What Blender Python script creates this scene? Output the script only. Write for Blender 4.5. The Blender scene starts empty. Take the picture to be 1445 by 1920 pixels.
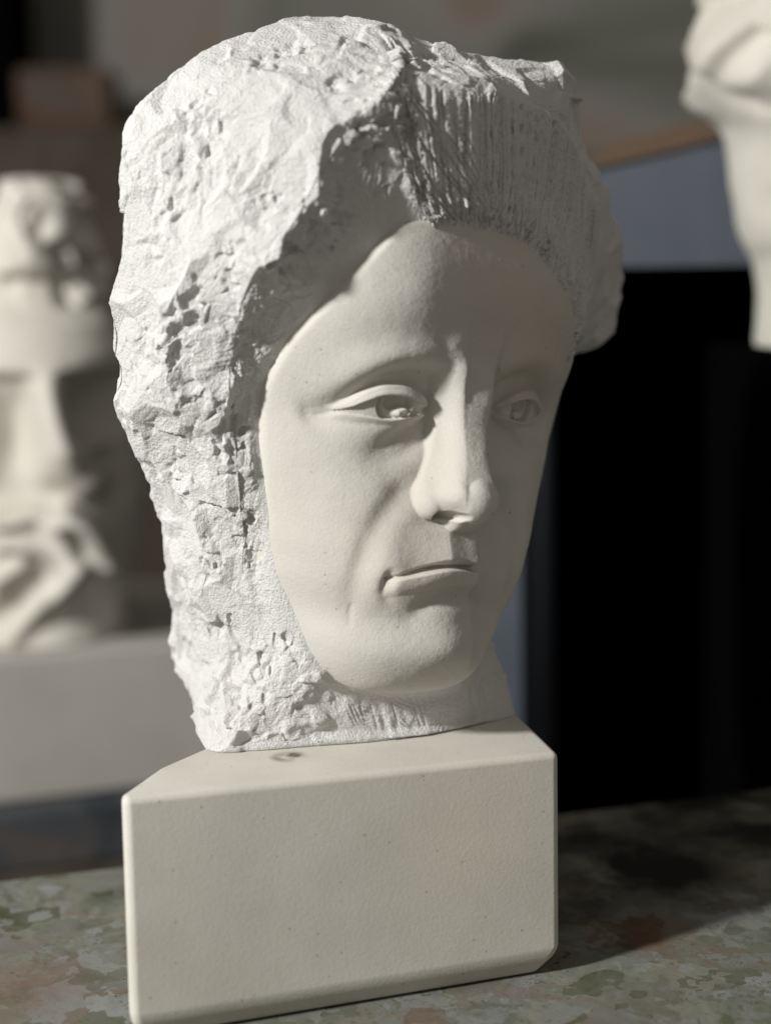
import bpy, bmesh, math, random
import numpy as np
from mathutils import Vector, Matrix
R=math.radians
scene=bpy.context.scene
col=scene.collection
rng=np.random.default_rng(7)

# ------------------------------------------------------------------ noise helpers
def _hash(ix,iy,iz,seed):
    h=ix.astype(np.uint32)*np.uint32(374761393)+iy.astype(np.uint32)*np.uint32(668265263)+iz.astype(np.uint32)*np.uint32(2246822519)+np.uint32((seed*974634777+12345)&0xffffffff)
    h^=h>>np.uint32(13); h*=np.uint32(1274126177); h^=h>>np.uint32(16); h*=np.uint32(2246822519); h^=h>>np.uint32(15)
    return (h&np.uint32(0xffffff)).astype(np.float32)*np.float32(1/16777216.0)
def vnoise(P,scale,seed=0):
    """smooth value noise in [-1,1]"""
    q=P/scale+1000.0; i=np.floor(q); f=q-i; i=i.astype(np.int32); f=(f*f*f*(f*(f*6-15)+10)).astype(np.float32)
    r=0
    for a in (0,1):
        wa=f[:,0] if a else 1-f[:,0]
        for b in (0,1):
            wb=f[:,1] if b else 1-f[:,1]
            for c in (0,1):
                wc=f[:,2] if c else 1-f[:,2]
                r=r+wa*wb*wc*_hash(i[:,0]+a,i[:,1]+b,i[:,2]+c,seed)
    return r*2-1
def fbm(P,scale,octv=3,seed=0,gain=.5):
    r=0;a=1;s=0
    for k in range(octv):
        r=r+a*vnoise(P,scale/2.03**k,seed+k*17); s+=a; a*=gain
    return r/s
def facets(P,scale,tilt,step,seed=0,k=14.):
    """broken, planar chips: every cell carries a tilted plane and its own level, joined by short worn slopes"""
    q=P/scale+500.0; i0=np.floor(q).astype(np.int32); q=q.astype(np.float32)
    num=np.zeros(len(P)); den=np.zeros(len(P))
    for a in (-1,0,1):
        for b in (-1,0,1):
            for c in (-1,0,1):
                i=i0+np.array([a,b,c])
                h=[_hash(i[:,0],i[:,1],i[:,2],seed+m) for m in range(7)]
                d=[q[:,m]-i[:,m]-h[m] for m in range(3)]
                dd=d[0]**2+d[1]**2+d[2]**2
                v=(h[3]*2-1)*step+tilt*(d[0]*(h[4]*2-1)+d[1]*(h[5]*2-1)+d[2]*(h[6]*2-1))*scale
                w=np.exp(-k*dd); num+=w*v; den+=w
    return num/(den+1e-12)
def claw(P,scale,period,seed,share=.5):
    """patches of parallel claw-chisel strokes, every patch with its own direction"""
    q=P/scale+300.0; i0=np.floor(q).astype(np.int32); best=np.full(len(P),1e9,np.float32); h3=np.zeros((len(P),4),np.float32)
    for a in (-1,0,1):
        for b in (-1,0,1):
            for c in (-1,0,1):
                i=i0+np.array([a,b,c]); d=sum((q[:,m]-i[:,m]-_hash(i[:,0],i[:,1],i[:,2],seed+m))**2 for m in range(3))
                m_=d<best; best=np.where(m_,d,best)
                for k in range(4): h3[:,k]=np.where(m_,_hash(i[:,0],i[:,1],i[:,2],seed+9+k),h3[:,k])
    a=h3[:,0]*np.pi; ph=P[:,0]*np.cos(a)+P[:,1]*np.sin(a)+P[:,2]*(h3[:,1]-.5)*.9
    w=np.abs(np.sin(np.pi*ph/(period*(.8+.5*h3[:,3]))))
    return (w**.6-.7)*(h3[:,2]<share)*sstep(.75,.35,best)
def sstep(a,b,x):
    t=np.clip((x-a)/(b-a),0,1); return t*t*(3-2*t)
def smax(a,b,k): 
    h=np.clip(.5+.5*(a-b)/k,0,1); return b+(a-b)*h+k*h*(1-h)
def gauss(u,v,cu,cv,su,sv,ang=0):
    c,s=math.cos(ang),math.sin(ang); x=(u-cu)*c+(v-cv)*s; y=-(u-cu)*s+(v-cv)*c
    return np.exp(-.5*((x/su)**2+(y/sv)**2))
def polydist(u,v,pts,closed=False):
    """distance, arclength fraction, side (+ on the left of the walking direction)"""
    pts=np.asarray(pts,float); n=len(pts); segs=n if closed else n-1
    L=np.array([np.hypot(*(pts[(i+1)%n]-pts[i])) for i in range(segs)]); cum=np.concatenate([[0],np.cumsum(L)])
    best=np.full(u.shape,1e9); tt=np.zeros(u.shape); sd=np.zeros(u.shape)
    for i in range(segs):
        a=pts[i]; d=pts[(i+1)%n]-a; x=u-a[0]; y=v-a[1]
        t=np.clip((x*d[0]+y*d[1])/(L[i]**2),0,1); ex=x-t*d[0]; ey=y-t*d[1]; q=np.hypot(ex,ey)
        m=q<best; best=np.where(m,q,best); tt=np.where(m,(cum[i]+t*L[i])/cum[-1],tt)
        sd=np.where(m,np.sign(d[0]*y-d[1]*x),sd)
    return best,tt,sd
def densify(pts,closed,k=6):
    pts=np.asarray(pts,float); n=len(pts); out=[]
    rg=range(n) if closed else range(n-1)
    for i in rg:
        if closed: p0,p1,p2,p3=pts[(i-1)%n],pts[i],pts[(i+1)%n],pts[(i+2)%n]
        else: p0,p1,p2,p3=pts[max(i-1,0)],pts[i],pts[i+1],pts[min(i+2,n-1)]
        for j in range(k):
            t=j/k; out.append(.5*((2*p1)+(-p0+p2)*t+(2*p0-5*p1+4*p2-p3)*t*t+(-p0+3*p1-3*p2+p3)*t**3))
    if not closed: out.append(pts[-1])
    return np.array(out)

# ------------------------------------------------------------------ head frame (mm, u = its left, v = up, w = forward)
def pchip(x,xs,ys):
    """smooth monotone-ish cubic (catmull) interpolation, xs ascending"""
    xs=np.asarray(xs,float); ys=np.asarray(ys,float)
    m=np.gradient(ys,xs); x=np.clip(x,xs[0],xs[-1]); i=np.clip(np.searchsorted(xs,x)-1,0,len(xs)-2)
    h=xs[i+1]-xs[i]; t=(x-xs[i])/h; t2=t*t; t3=t2*t
    return (2*t3-3*t2+1)*ys[i]+(t3-2*t2+t)*h*m[i]+(-2*t3+3*t2)*ys[i+1]+(t3-t2)*h*m[i+1]
PV=[-150,-132,-122,-108,-92,-75,-50,-25,0,22,45,70,95]
PW=[  -6,   2,   8,  15, 12, 15, 9,   4,  2, 9,13, 9,-2]
AV=[-140,-122,-110,-100,-90,-80,-70,-60,-45,-30,-15,0,30,60,95]
AF=[34,38,42,49,61,67,73,84,98,110,119,124,117,100,85]
AN=[52,55,57,60,63,67,71,76,81,86,90,92,90,86,80]
def base(u,v):
    pr=pchip(v,PV,PW); a=np.where(u>0,pchip(v,AV,AF),pchip(v,AV,AN)); uf=pchip(v,[-30,-5,15,35,70,95],[0,3,11,17,15,10]); t=np.clip(np.maximum(np.sqrt(u*u+16)-4-uf,0)/(a-uf),0,.985); 
    return pr-1.2*a*(1-np.sqrt(1-t*t))
YAW,PIT,ROL=np.radians([35.,2.,5.]); T0=np.array([0.0328,-0.05,0.291])
def rotm(y,x,z):
    c,s=np.cos,np.sin
    M0=np.array([[1,0,0],[0,0,-1],[0,1,0]],float)
    Rz=np.array([[c(y),-s(y),0],[s(y),c(y),0],[0,0,1]]); Rx=np.array([[1,0,0],[0,c(x),-s(x)],[0,s(x),c(x)]]); Ry=np.array([[c(z),0,s(z)],[0,1,0],[-s(z),0,c(z)]])
    return Rz@Rx@Ry@M0
M=rotm(YAW,PIT,ROL)

S_HEAD=1.13
ORG=np.array([0.0370639,0.0436,0.28242])
def to_world(l): return ORG+S_HEAD*(np.asarray(l)*1e-3)@M.T
RINGS=[
 [(-24.9,80.5,6.9),(-32.2,97.2,7.0),(-42.5,126.4,6.0),(-35.5,145.7,-10.0),(-8.7,161.9,-45.0),(20.3,154.1,-84.3),(76.5,113.4,-155.7)],
 [(-7.6,82.0,6.6),(-11.7,99.3,9.5),(-15.3,129.7,10.0),(-8.7,142.1,0.0),(16.9,160.0,-42.0),(43.7,152.3,-82.9),(85.9,111.8,-149.2)],
 [(12.5,80.1,7.5),(12.7,101.8,8.0),(10.2,132.0,7.0),(22.9,142.2,-6.0),(44.4,159.4,-38.0),(68.8,151.6,-80.6),(96.1,110.9,-142.0)],
 [(27.6,75.6,8.2),(38.9,99.9,-1.0),(42.6,129.5,-2.0),(51.5,141.7,-12.0),(70.2,159.1,-30.0),(92.0,151.2,-74.3),(106.6,110.2,-134.7)],
 [(44.3,64.0,6.7),(67.5,90.7,-14.0),(72.7,118.0,-18.0),(84.7,126.5,-28.0),(101.1,130.0,-45.0),(121.4,123.7,-90.4),(121.1,90.9,-140.1)],
 [(61.8,51.6,-1.6),(90.6,72.5,-26.0),(100.3,93.6,-32.0),(114.9,102.1,-42.0),(131.1,105.5,-58.0),(149.9,100.7,-104.4),(144.4,75.0,-157.6)],
 [(70.9,39.6,-7.2),(103.8,52.6,-36.0),(116.2,68.8,-42.0),(133.5,77.8,-52.0),(150.5,80.1,-68.0),(168.3,76.8,-115.0),(159.7,58.5,-170.2)],
 [(68.8,28.4,-7.1),(108.3,39.4,-43.0),(124.1,50.5,-50.0),(140.3,53.8,-58.0),(158.1,56.4,-72.0),(175.6,54.5,-119.2),(165.9,43.2,-175.0)],
 [(70.0,22.0,-9.8),(108.6,29.8,-48.0),(121.6,34.0,-55.0),(137.5,31.4,-64.0),(154.4,32.7,-78.0),(172.7,32.2,-124.7),(165.0,27.9,-178.8)],
 [(90.0,8.0,-34.6),(90.0,8.0,-46.6),(88.0,8.0,-62.6),(84.0,8.0,-82.6),(78.0,8.0,-109.6),(104.3,9.5,-150.6),(121.7,12.8,-186.9)],
 [(90.0,-28.0,-44.3),(90.0,-28.0,-56.3),(88.0,-28.0,-72.3),(84.0,-28.0,-92.3),(78.0,-28.0,-119.3),(104.9,-24.3,-159.8),(124.3,-10.4,-194.5)],
 [(75.0,-62.0,-37.1),(75.0,-62.0,-49.1),(73.0,-62.0,-65.1),(69.0,-62.0,-85.1),(63.0,-62.0,-112.1),(90.9,-56.2,-151.8),(112.8,-32.5,-184.5)],
 [(51.0,-92.0,-16.3),(51.0,-92.0,-28.3),(49.0,-92.0,-44.3),(45.0,-92.0,-64.3),(39.0,-92.0,-91.3),(67.7,-84.4,-130.4),(92.2,-52.1,-161.1)],
 [(30.0,-118.0,-10.8),(45.2,-118.3,-20.0),(50.8,-121.8,-20.0),(57.6,-131.2,-19.0),(62.4,-147.1,-17.7),(87.1,-146.6,-65.3),(108.8,-146.8,-125.7)],
 [(9.7,-121.2,-1.3),(29.9,-132.5,-15.0),(32.5,-139.2,-14.2),(35.0,-145.4,-13.3),(36.5,-149.2,-12.6),(61.2,-148.7,-60.1),(88.9,-148.2,-116.3)],
 [(-9.8,-124.2,-2.8),(6.2,-133.9,-14.0),(6.6,-141.1,-13.5),(6.8,-147.3,-13.1),(6.9,-151.8,-12.6),(31.7,-151.3,-60.2),(67.3,-149.9,-110.8)],
 [(-24.1,-124.4,-7.2),(-11.9,-133.6,-17.0),(-14.5,-140.4,-17.9),(-17.6,-147.8,-18.9),(-20.9,-154.4,-19.7),(3.8,-153.9,-67.2),(48.3,-151.6,-111.6)],
 [(-36.4,-122.7,-14.4),(-30.0,-130.9,-20.0),(-34.3,-138.8,-23.4),(-39.8,-149.1,-26.9),(-43.0,-156.7,-29.8),(-18.3,-156.2,-77.3),(34.2,-153.0,-116.7)],
 [(-47.9,-116.1,-23.4),(-48.0,-122.7,-22.0),(-54.4,-133.4,-28.3),(-60.6,-146.7,-34.5),(-67.6,-159.2,-39.9),(-42.8,-158.7,-87.4),(21.5,-154.4,-125.6)],
 [(-55.5,-106.8,-27.2),(-57.6,-114.2,-30.0),(-66.3,-127.8,-39.1),(-77.5,-146.2,-48.2),(-84.0,-161.2,-56.0),(-59.3,-160.7,-103.5),(10.4,-155.7,-133.5)],
 [(-59.9,-95.0,-31.1),(-63.5,-101.1,-38.0),(-70.5,-111.6,-55.0),(-73.4,-126.9,-80.0),(-65.0,-139.1,-125.0),(-25.9,-128.2,-156.7),(44.5,-81.0,-183.2)],
 [(-65.9,-78.7,-34.6),(-68.0,-82.4,-42.0),(-75.5,-86.4,-52.0),(-82.9,-93.5,-72.0),(-76.5,-98.3,-115.0),(-37.1,-89.8,-146.7),(42.2,-54.2,-184.1)],
 [(-71.4,-55.2,-36.7),(-73.5,-57.2,-42.0),(-79.5,-61.2,-46.0),(-88.4,-64.6,-68.0),(-84.4,-69.0,-110.0),(-44.8,-62.3,-141.5),(40.2,-35.1,-185.1)],
 [(-74.1,-34.4,-39.7),(-79.8,-34.5,-39.7),(-87.6,-34.5,-40.0),(-98.6,-36.6,-65.0),(-99.1,-41.9,-105.0),(-58.8,-36.7,-136.0),(35.9,-17.2,-187.6)],
 [(-75.5,-13.5,-42.6),(-81.1,-12.7,-42.6),(-89.1,-11.7,-42.6),(-109.3,-13.9,-60.0),(-115.9,-18.3,-100.0),(-74.5,-14.5,-130.4),(31.0,-1.5,-190.6)],
 [(-75.8,5.3,-39.8),(-82.3,7.1,-39.8),(-94.0,9.0,-39.0),(-115.7,11.4,-56.0),(-121.1,5.6,-98.0),(-79.6,7.9,-128.3),(29.2,14.1,-191.5)],
 [(-71.9,27.0,-25.6),(-82.9,30.7,-25.1),(-99.2,34.3,-24.3),(-118.1,38.6,-50.0),(-123.7,29.2,-95.0),(-82.2,30.1,-125.3),(28.6,29.4,-191.5)],
 [(-61.9,47.3,-10.7),(-75.7,52.8,-10.2),(-97.1,56.8,-9.4),(-114.5,65.5,-46.0),(-125.0,61.7,-92.0),(-83.7,60.6,-122.5),(28.2,50.5,-191.2)],
 [(-53.2,60.2,-5.3),(-64.6,68.0,-4.8),(-86.9,76.9,-3.8),(-106.1,94.7,-42.0),(-125.9,90.1,-90.0),(-84.7,87.3,-120.7),(27.9,69.0,-191.0)],
 [(-41.4,73.7,-2.1),(-52.8,86.5,-1.1),(-78.6,98.9,0.4),(-97.4,119.4,-38.0),(-118.8,120.2,-88.0),(-78.4,115.6,-119.3),(30.1,88.4,-188.9)],
 [(-34.2,78.1,-0.0),(-44.5,96.0,1.5),(-64.2,119.6,3.5),(-72.7,137.7,-34.0),(-86.3,149.1,-84.0),(-48.9,142.6,-117.4),(41.5,106.5,-180.4)],
 [(-30.0,79.6,2.5),(-38.9,96.6,5.0),(-53.8,131.4,6.0),(-45.3,149.9,-28.0),(-48.4,165.1,-76.0),(-14.5,157.5,-111.9),(55.8,116.2,-170.2)],
 [(-27.0,80.1,6.8),(-33.5,97.1,5.0),(-47.1,136.7,3.5),(-33.0,151.1,-20.0),(-28.0,168.7,-62.0),(3.5,160.7,-99.6),(65.9,118.2,-163.0)],
]
GOUGES= [((-113.8, 40.3, -44.0), (-115.0, 16.7, -53.8), 5, 3.5), ((-90.2, -11.8, -43.5), (-88.6, -30.0, -41.8), 6, 3.2), ((-84.0, 80.8, -3.0), (-80.1, 76.7, -3.7), 4.5, 2.6), ((-103.5, 60.0, -22.9), (-104.8, 48.0, -28.3), 4, 2.2), ((-93.9, 83.5, -17.9), (-96.8, 73.3, -17.9), 4, 2), ((-89.3, 59.5, -8.5), (-89.2, 55.3, -9.7), 4.5, 2.6), ((-71.2, -122.4, -57.7), (-68.9, -115.8, -49.5), 3, 1.8), ((-77.4, -65.4, -46.1), (-73.6, -71.5, -44.9), 6, 2.0), ((-84.9, -75.4, -66.3), (-82.2, -76.9, -61.2), 4, 2.2), ((-58.7, -105.7, -31.1), (-54.8, -112.1, -27.4), 4.5, 2.4), ((-116.7, -7.7, -90.6), (-115.4, -15.2, -93.5), 5, 2), ((-106.4, 119.8, -59.1), (-106.4, 109.2, -52.5), 6, 1.8), ((-109.9, 101.2, -56.1), (-111.9, 90.6, -55.0), 4, 1.5), ((-75.9, -110.4, -70.7), (-75.2, -103.7, -63.0), 3, 1.5), ((-99.9, -35.2, -70.8), (-94.3, -48.9, -74.8), 6, 1.6), ((-61.1, 135.8, -18.3), (-48.9, 142.1, -13.7), 5, 2.0), ((-62.5, 149.4, -51.6), (-77.7, 141.9, -52.4), 6, 1.8), ((-58.2, 116.5, 3.6), (-43.6, 114.2, 5.0), 7, 2.2), ((-65.3, 107.3, 1.9), (-56.1, 101.7, 1.5), 5, 2), ((-13.5, 153.4, -26.5), (-30.5, 144.0, -7.2), 6, 2.5), ((-66.0, 75.7, -3.4), (-73.8, 67.5, -5.6), 4, 1.5), ((-118.0, 69.7, -64.7), (-119.2, 58.0, -66.1), 7, 1.5), ((-77.2, -147.2, -66.7), (-69.8, -133.6, -42.0), 5, 1.6), ((-68.4, -122.2, -46.3), (-64.7, -114.0, -40.9), 5, 1.4), ((-118.9, 19.3, -71.8), (-117.7, 6.2, -76.2), 6, 1.4)]


RINGS=np.array(RINGS)

# face outline in the face plane
NEAR=[(-5.6, 82.2), (-22.9, 80.7), (-34.2, 78.1), (-41.4, 73.7), (-53.2, 60.2), (-61.9, 47.3), (-71.9, 27.0), (-75.1, 12.6), (-75.8, -1.8), (-75.2, -18.1), (-73.8, -32.0), (-71.7, -50.5), (-70.2, -62.1), (-65.9, -78.7), (-59.9, -95.0), (-55.5, -106.8), (-47.3, -118.2), (-34.9, -127.1), (-22.1, -129.2), (-7.2, -129.2), (13.9, -127.1)]
FAR=[(27,-116),(42,-106),(56,-92),(68,-76),(80,-58),(92,-35),(99,-12),(101,8),(100,25),(92,42),(80,54),(66,63),(50,71),(36.4,76.2),(16.1,80.4)]
OUT=densify(NEAR+FAR,True,5)

def face_w(u,v):
    shp=u.shape; u=u.ravel(); v=v.ravel()
    w=base(u,v)
    P3=np.stack([u,v,w],-1)
    # brow and orbit
    brow=densify([(-63.8,-6.4),(-59.7,1.1),(-55.6,7.5),(-51.5,12.6),(-45.2,17.5),(-36.0,20.4),(-25.2,20.5),(-13,20.0),(0,23),(13,20.5),(25,21.5),(37,21.5),(48,18),(57,10),(63,0)],False,4)
    d,t,s=polydist(u,v,brow); w+=(3.9-3.0*np.exp(-.5*(u/9.)**2))*np.exp(-.5*(d/6.0)**2)*sstep(0,.15,t)*(1-sstep(.88,1,t))
    for mir,ox in ((1,0.),(-1,3.5)):
        uu=(u-ox)*mir
        sock=densify([(-67,-9),(-58,-4.5),(-49.4,3.5),(-41.6,9.6),(-32.5,13.2),(-23.5,12.6),(-17.4,7.5),(-14.8,-1)],False,4)
        d,t,s=polydist(uu,v,sock); w-=(3.0+4.4*sstep(.15,.75,t))*np.exp(-.5*(d/4.2)**2)*sstep(0,.10,t)
        tr=densify([(-14,-1),(-17,-7),(-22.5,-12.0),(-29,-16.5),(-37,-21.5),(-46,-27)],False,4)
        d,t,s=polydist(uu,v,tr); sig=np.where(s*mir>0,3.6,5.2)
        w-=(5.6*(1-sstep(.45,1.05,t)))*np.exp(-.5*(d/4.6)**2)
        w+=1.5*gauss(uu,v,-38,-10,11,5,.15)          # bag under the eye
    # eyes
    for mir,cx,cyv,hw in ((1,-31.6,0.2,1.1),(-1,-37.2,-.3,1.06)):
        uu=(u*mir-(-35.0 if mir==1 else -37.2))/hw   # centred
        uu=uu if mir==1 else uu
        U=pchip(uu,[-18,-14,-10,-5.6,-.6,5,10,14.1,16.6],[-4.0,-1.6,1.2,3.9,4.7,4.4,3.0,.9,-1.0])
        Lo=pchip(uu,[-18,-14,-9.5,-4.3,1,5.3,9.8,14.5,16.6],[-4.0,-4.3,-4.7,-5.3,-5.3,-4.3,-2.9,-1.8,-1.0])
        bp=base(u,v)
        ev=-1.0+3.3*(1-(uu/19)**2-(v/11.5)**2)
        ball=bp+ev
        dup=v-U; dlo=Lo-v
        inx=sstep(-21,-17.5,uu)*(1-sstep(15.5,18.5,uu))
        inside=(dup<0)&(dlo<0)&(uu>-18)&(uu<16.6)
        # lids
        thick=2.3*sstep(-22,-14,uu)*(1-sstep(9,17,uu))+.35
        creaseH=2.7*sstep(-19,-9,uu)*(1-.45*sstep(2,14,uu))+.9
        lidu=ball+thick*sstep(0.0,.45,dup)-1.1*np.exp(-.5*((dup-creaseH)/1.0)**2)
        wu=(1-sstep(creaseH+.1,creaseH+2.6,dup))*inx
        wout=w*(1-wu)+lidu*wu
        lidl=ball+.15+1.25*sstep(0.0,.5,dlo)*(1-sstep(12,17,uu))-.9*np.exp(-.5*((dlo-3.0)/1.1)**2)*sstep(-12,-6,uu)
        wl=(1-sstep(1.6,6.0,dlo))*inx*sstep(-24,-14,uu)
        wlow=w*(1-wl)+lidl*wl
        up=v>(U+Lo)/2
        wn=np.where(up,wout,wlow)
        wn=np.where(inside,ball-.15,wn)
        # iris
        ii=(uu-1.2)*hw; jj=v-.6
        if mir==-1: ii=(uu-1.0)*hw; 
        rr=np.hypot(ii,jj)
        ir=-3.0*(1-sstep(6.8,7.7,rr))-2.4*(1-sstep(2.0,5.0,np.hypot(ii-.3,jj-1.8)))
        ir+=4.0*(1-sstep(.55,1.15,np.hypot((ii-3.6)/4.2,(jj+3.0)/2.6)))*(rr<7.4)
        ir+=.8*np.exp(-.5*((rr-4.9)/.7)**2)*(ii<2)
        wn=np.where(inside,wn+ir,wn)
        # tear duct and outer crease
        wn-=3.0*gauss(uu,v,15.6,-1.2,1.6,1.3)
        d,t,s=polydist(uu,v,[(-17.5,-4.1),(-22,-6.0)]); wn-=.9*np.exp(-.5*(d/.7)**2)
        w=wn
    # nose
    uc=pchip(v,[-52,-37,-20,0,20],[-2.6,-3.2,-2.0,-.2,.8])
    H=pchip(v-2.9*sstep(5.6,10.5,np.abs(u-uc)),[-58,-53,-49.5,-47,-43,-37,-30,-20,-8,4,13,22,32,44,54],[0,1.5,8.5,14.2,19.2,21.6,19.6,17.2,15.2,13.6,9.6,4.2,1.4,.3,0])
    b=pchip(v,[-53,-46,-38,-28,-18,-8,2,12,24,34,50],[9,15.5,21.0,18,15.2,14.4,15.6,18.5,23,28,32])*np.where(u>uc,pchip(v,[-48,-38,-25,-5,25,50],[.86,.82,.70,.55,.60,.8]),1.)
    q=np.abs(u-uc)/b
    flat=pchip(v,[-50,-37,-20,0,20],[.30,.40,.38,.52,.48])
    x=np.clip((q-flat)/(1.05-flat),0,1); prof=1-x; prof=prof*(1-.10*np.sin(np.pi*prof*2)); 
    prof=np.where(q<flat,1-.03*(q/flat)**2,prof*.97)
    prof=smax(prof,0*prof,.10)*1.0-.025*(prof<=0)
    prof=np.clip(prof,0,None)
    bw=base(uc,v)*0+w
    nose=base(u,v)+.35*(base(uc,v)-base(u,v))*sstep(0,.3,prof)+H*prof+.20*np.clip(u-uc,-8,5)*prof*sstep(20,8,v)
    nose=nose-3*(1-sstep(0,2.5,H*prof))
    tip=base(uc,v*0-37)+14.0+8.6*np.sqrt(np.clip(1-((u+2.6)/8.6)**2-((v+38.2)/10.2)**2,0,1))
    tip=np.where(((u+2.6)/8.6)**2+((v+38.2)/10.2)**2<1,tip,-99)
    w=smax(w,nose,1.4+2.2*sstep(5,25,v))
    w=smax(w,tip,3.2)
    for cxx,sg in ((-17.6,1),(10.2,-1)):
        r2=((u-cxx)/7.0)**2+((v+38.2)/10.0)**2
        al=base(u*0+cxx,v)-(1.5 if sg>0 else 6.5)+(10.8 if sg>0 else 7.8)*np.sqrt(np.clip(1-r2,0,1))+.40*(u-cxx)*sg
        al=np.where(r2<1,al,-99)
        kk=1.0+4.5*sstep(-2,5,(u-cxx)*sg)+2.5*sstep(-36,-29,v)
        w=np.where(al>w-kk,smax(w,al,kk),w)
    # nostrils on the underside
    for pts in ([(-16.0,-45.6),(-13,-45.0),(-9.8,-45.3)],[(11,-45.6),(8,-45.0),(4.8,-45.3)]):
        d,t,s=polydist(u,v,pts); w-=7.5*(1-sstep(.8,2.5,d))*(1-.25*t)
    # columella
    # upper lip block
    u0=-2.7
    lift=3.6*np.clip(1-np.clip(np.abs(u-u0)-6.9,0,99)/17.,0,1)**1.8*sstep(-69,-66.5,v)*(1-sstep(-53,-47,v))
    lift-=.5*np.exp(-.5*((u-u0)/3.5)**2)*sstep(-68,-66,v)*(1-sstep(-53,-49,v))
    w-=12.0*sstep(4.2,14,u)*(1-sstep(20,50,u))*sstep(-118,-96,v)*(1-sstep(-48,-26,v))
    # nasolabial fold
    naso=densify([(-22.5,-31.4),(-29.0,-38.0),(-36.0,-47.0),(-40.9,-56.0),(-44.0,-65),(-45.7,-74),(-45.5,-84),(-44.4,-95)],False,4)
    d,t,s=polydist(u,v,naso); side=s   # left of walking = toward mouth side
    depth=2.1*sstep(0,.15,t)*(1-sstep(.75,1,t))*(1.15-.5*t); sg=np.where(side>0,2.6,5.0-2.4*t)
    w-=depth*np.exp(-.5*(d/(4.2-2.2*t))**2)
    w+=1.5*gauss(u,v,-46,-40,15,18,-.3)+1.6*gauss(u,v,-36,-72,6,12)
    nasoR=naso*np.array([-1,1])+np.array([-4,0]); d,t,s=polydist(u,v,nasoR)
    w-=2.4*sstep(0,.15,t)*(1-sstep(.75,1,t))*np.exp(-.5*(d/3.5)**2); w+=1.5*gauss(u,v,34,-40,13,17,.3)
    d,t,s=polydist(u,v,[(-45.4,-84),(-45.0,-96)]); w-=.8*np.exp(-.5*(d/.6)**2)*(1-t*.7)*sstep(0,.4,t)
    w+=lift
    # mouth
    ml=pchip(u,[-35.7,-30.8,-24.6,-17.9,-10.5,-3.8,2.9,12,20,29],[-73.9,-72.3,-70.7,-69.2,-68.0,-68.2,-69.6,-71.0,-72.6,-74.6])
    gp=pchip(u,[-36,-30,-22,-14,-9,3.5,12,30],[1.2,2.2,2.9,3.6,4.2,4.4,3.4,1.2])
    mx=sstep(-37,-34.5,u)*(1-.95*sstep(5,11,u))*(1-sstep(28,31,u))
    dm=v-ml
    ctr=sstep(-37,-14,u)*(1-sstep(10,30,u))
    up=-(1.5+2.7*ctr)*(1-sstep(0,1,dm/gp))*(dm>=0)
    # lower lip: crisp upper edge, planar front that leans back
    lh=8.6
    lowl=(1.2+1.8*ctr)*(1-np.clip(-dm/lh,0,1)**2.4)
    lowl=np.where(dm<0,-(1.5+2.7*ctr)+( (1.5+2.7*ctr)+lowl)*sstep(0,1.0,-dm),0)
    lowl=np.where(dm<-lh,0,lowl)
    w+=mx*np.where(dm>=0,up,lowl)
    men=densify([(-23.5,-90),(-20,-86.0),(-15.0,-82.6),(-6,-81.2),(4,-82.0),(14,-85),(22,-90)],False,4)
    d,t,s=polydist(u,v,men); w-=3.9*np.exp(-.5*(d/3.3)**2)*np.sin(np.pi*np.clip(t*.9+.05,0,1))**.8
    w-=1.6*gauss(u,v,-35.4,-74.0,1.1,2.4)
    dmp=densify([(-34.6,-72.5),(-36.2,-75.8),(-35.6,-80),(-33.4,-85),(-31.5,-90)],False,4)
    d,t,s=polydist(u,v,dmp); w-=1.8*(1-sstep(.15,1,t))*np.exp(-.5*(d/1.7)**2)
    # chin
    w+=4.4*gauss(u,v,-4.5,-99,12.5,10.5)
    # philtrum under-nose notch
    # gentle hand-carved unevenness
    w+=.5*fbm(P3,22,2,3)+.13*fbm(P3,6,2,9)+.05*fbm(P3,1.6,2,21)+.11*fbm(np.stack([u*.5+v*.9,(v*.5-u*.9)*.15,0*u],-1),1.6,2,29)
    # round the chin and jaw under, turn the rim in behind the outline
    d,t,s=polydist(u,v,OUT,True)
    ins=points_in(u,v,OUT); d=np.where(ins,d,-d)
    Rr=11.5*sstep(-82,-112,v)*(1-sstep(25,45,u)*.5)+1.6
    x=np.clip((Rr-d)/Rr,0,1)
    w-=Rr*(1-np.sqrt(np.clip(1-x*x,0,1)))*.95
    w-=np.where(d<0,-d*8,0)
    return w.reshape(shp),d.reshape(shp)
def points_in(u,v,poly):
    r=np.zeros(u.shape,bool); n=len(poly); j=n-1
    for i in range(n):
        xi,yi=poly[i]; xj,yj=poly[j]
        c=((yi>v)!=(yj>v))&(u<(xj-xi)*(v-yi)/((yj-yi) if yj!=yi else 1e-9)+xi); r^=c; j=i
    return r

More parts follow.
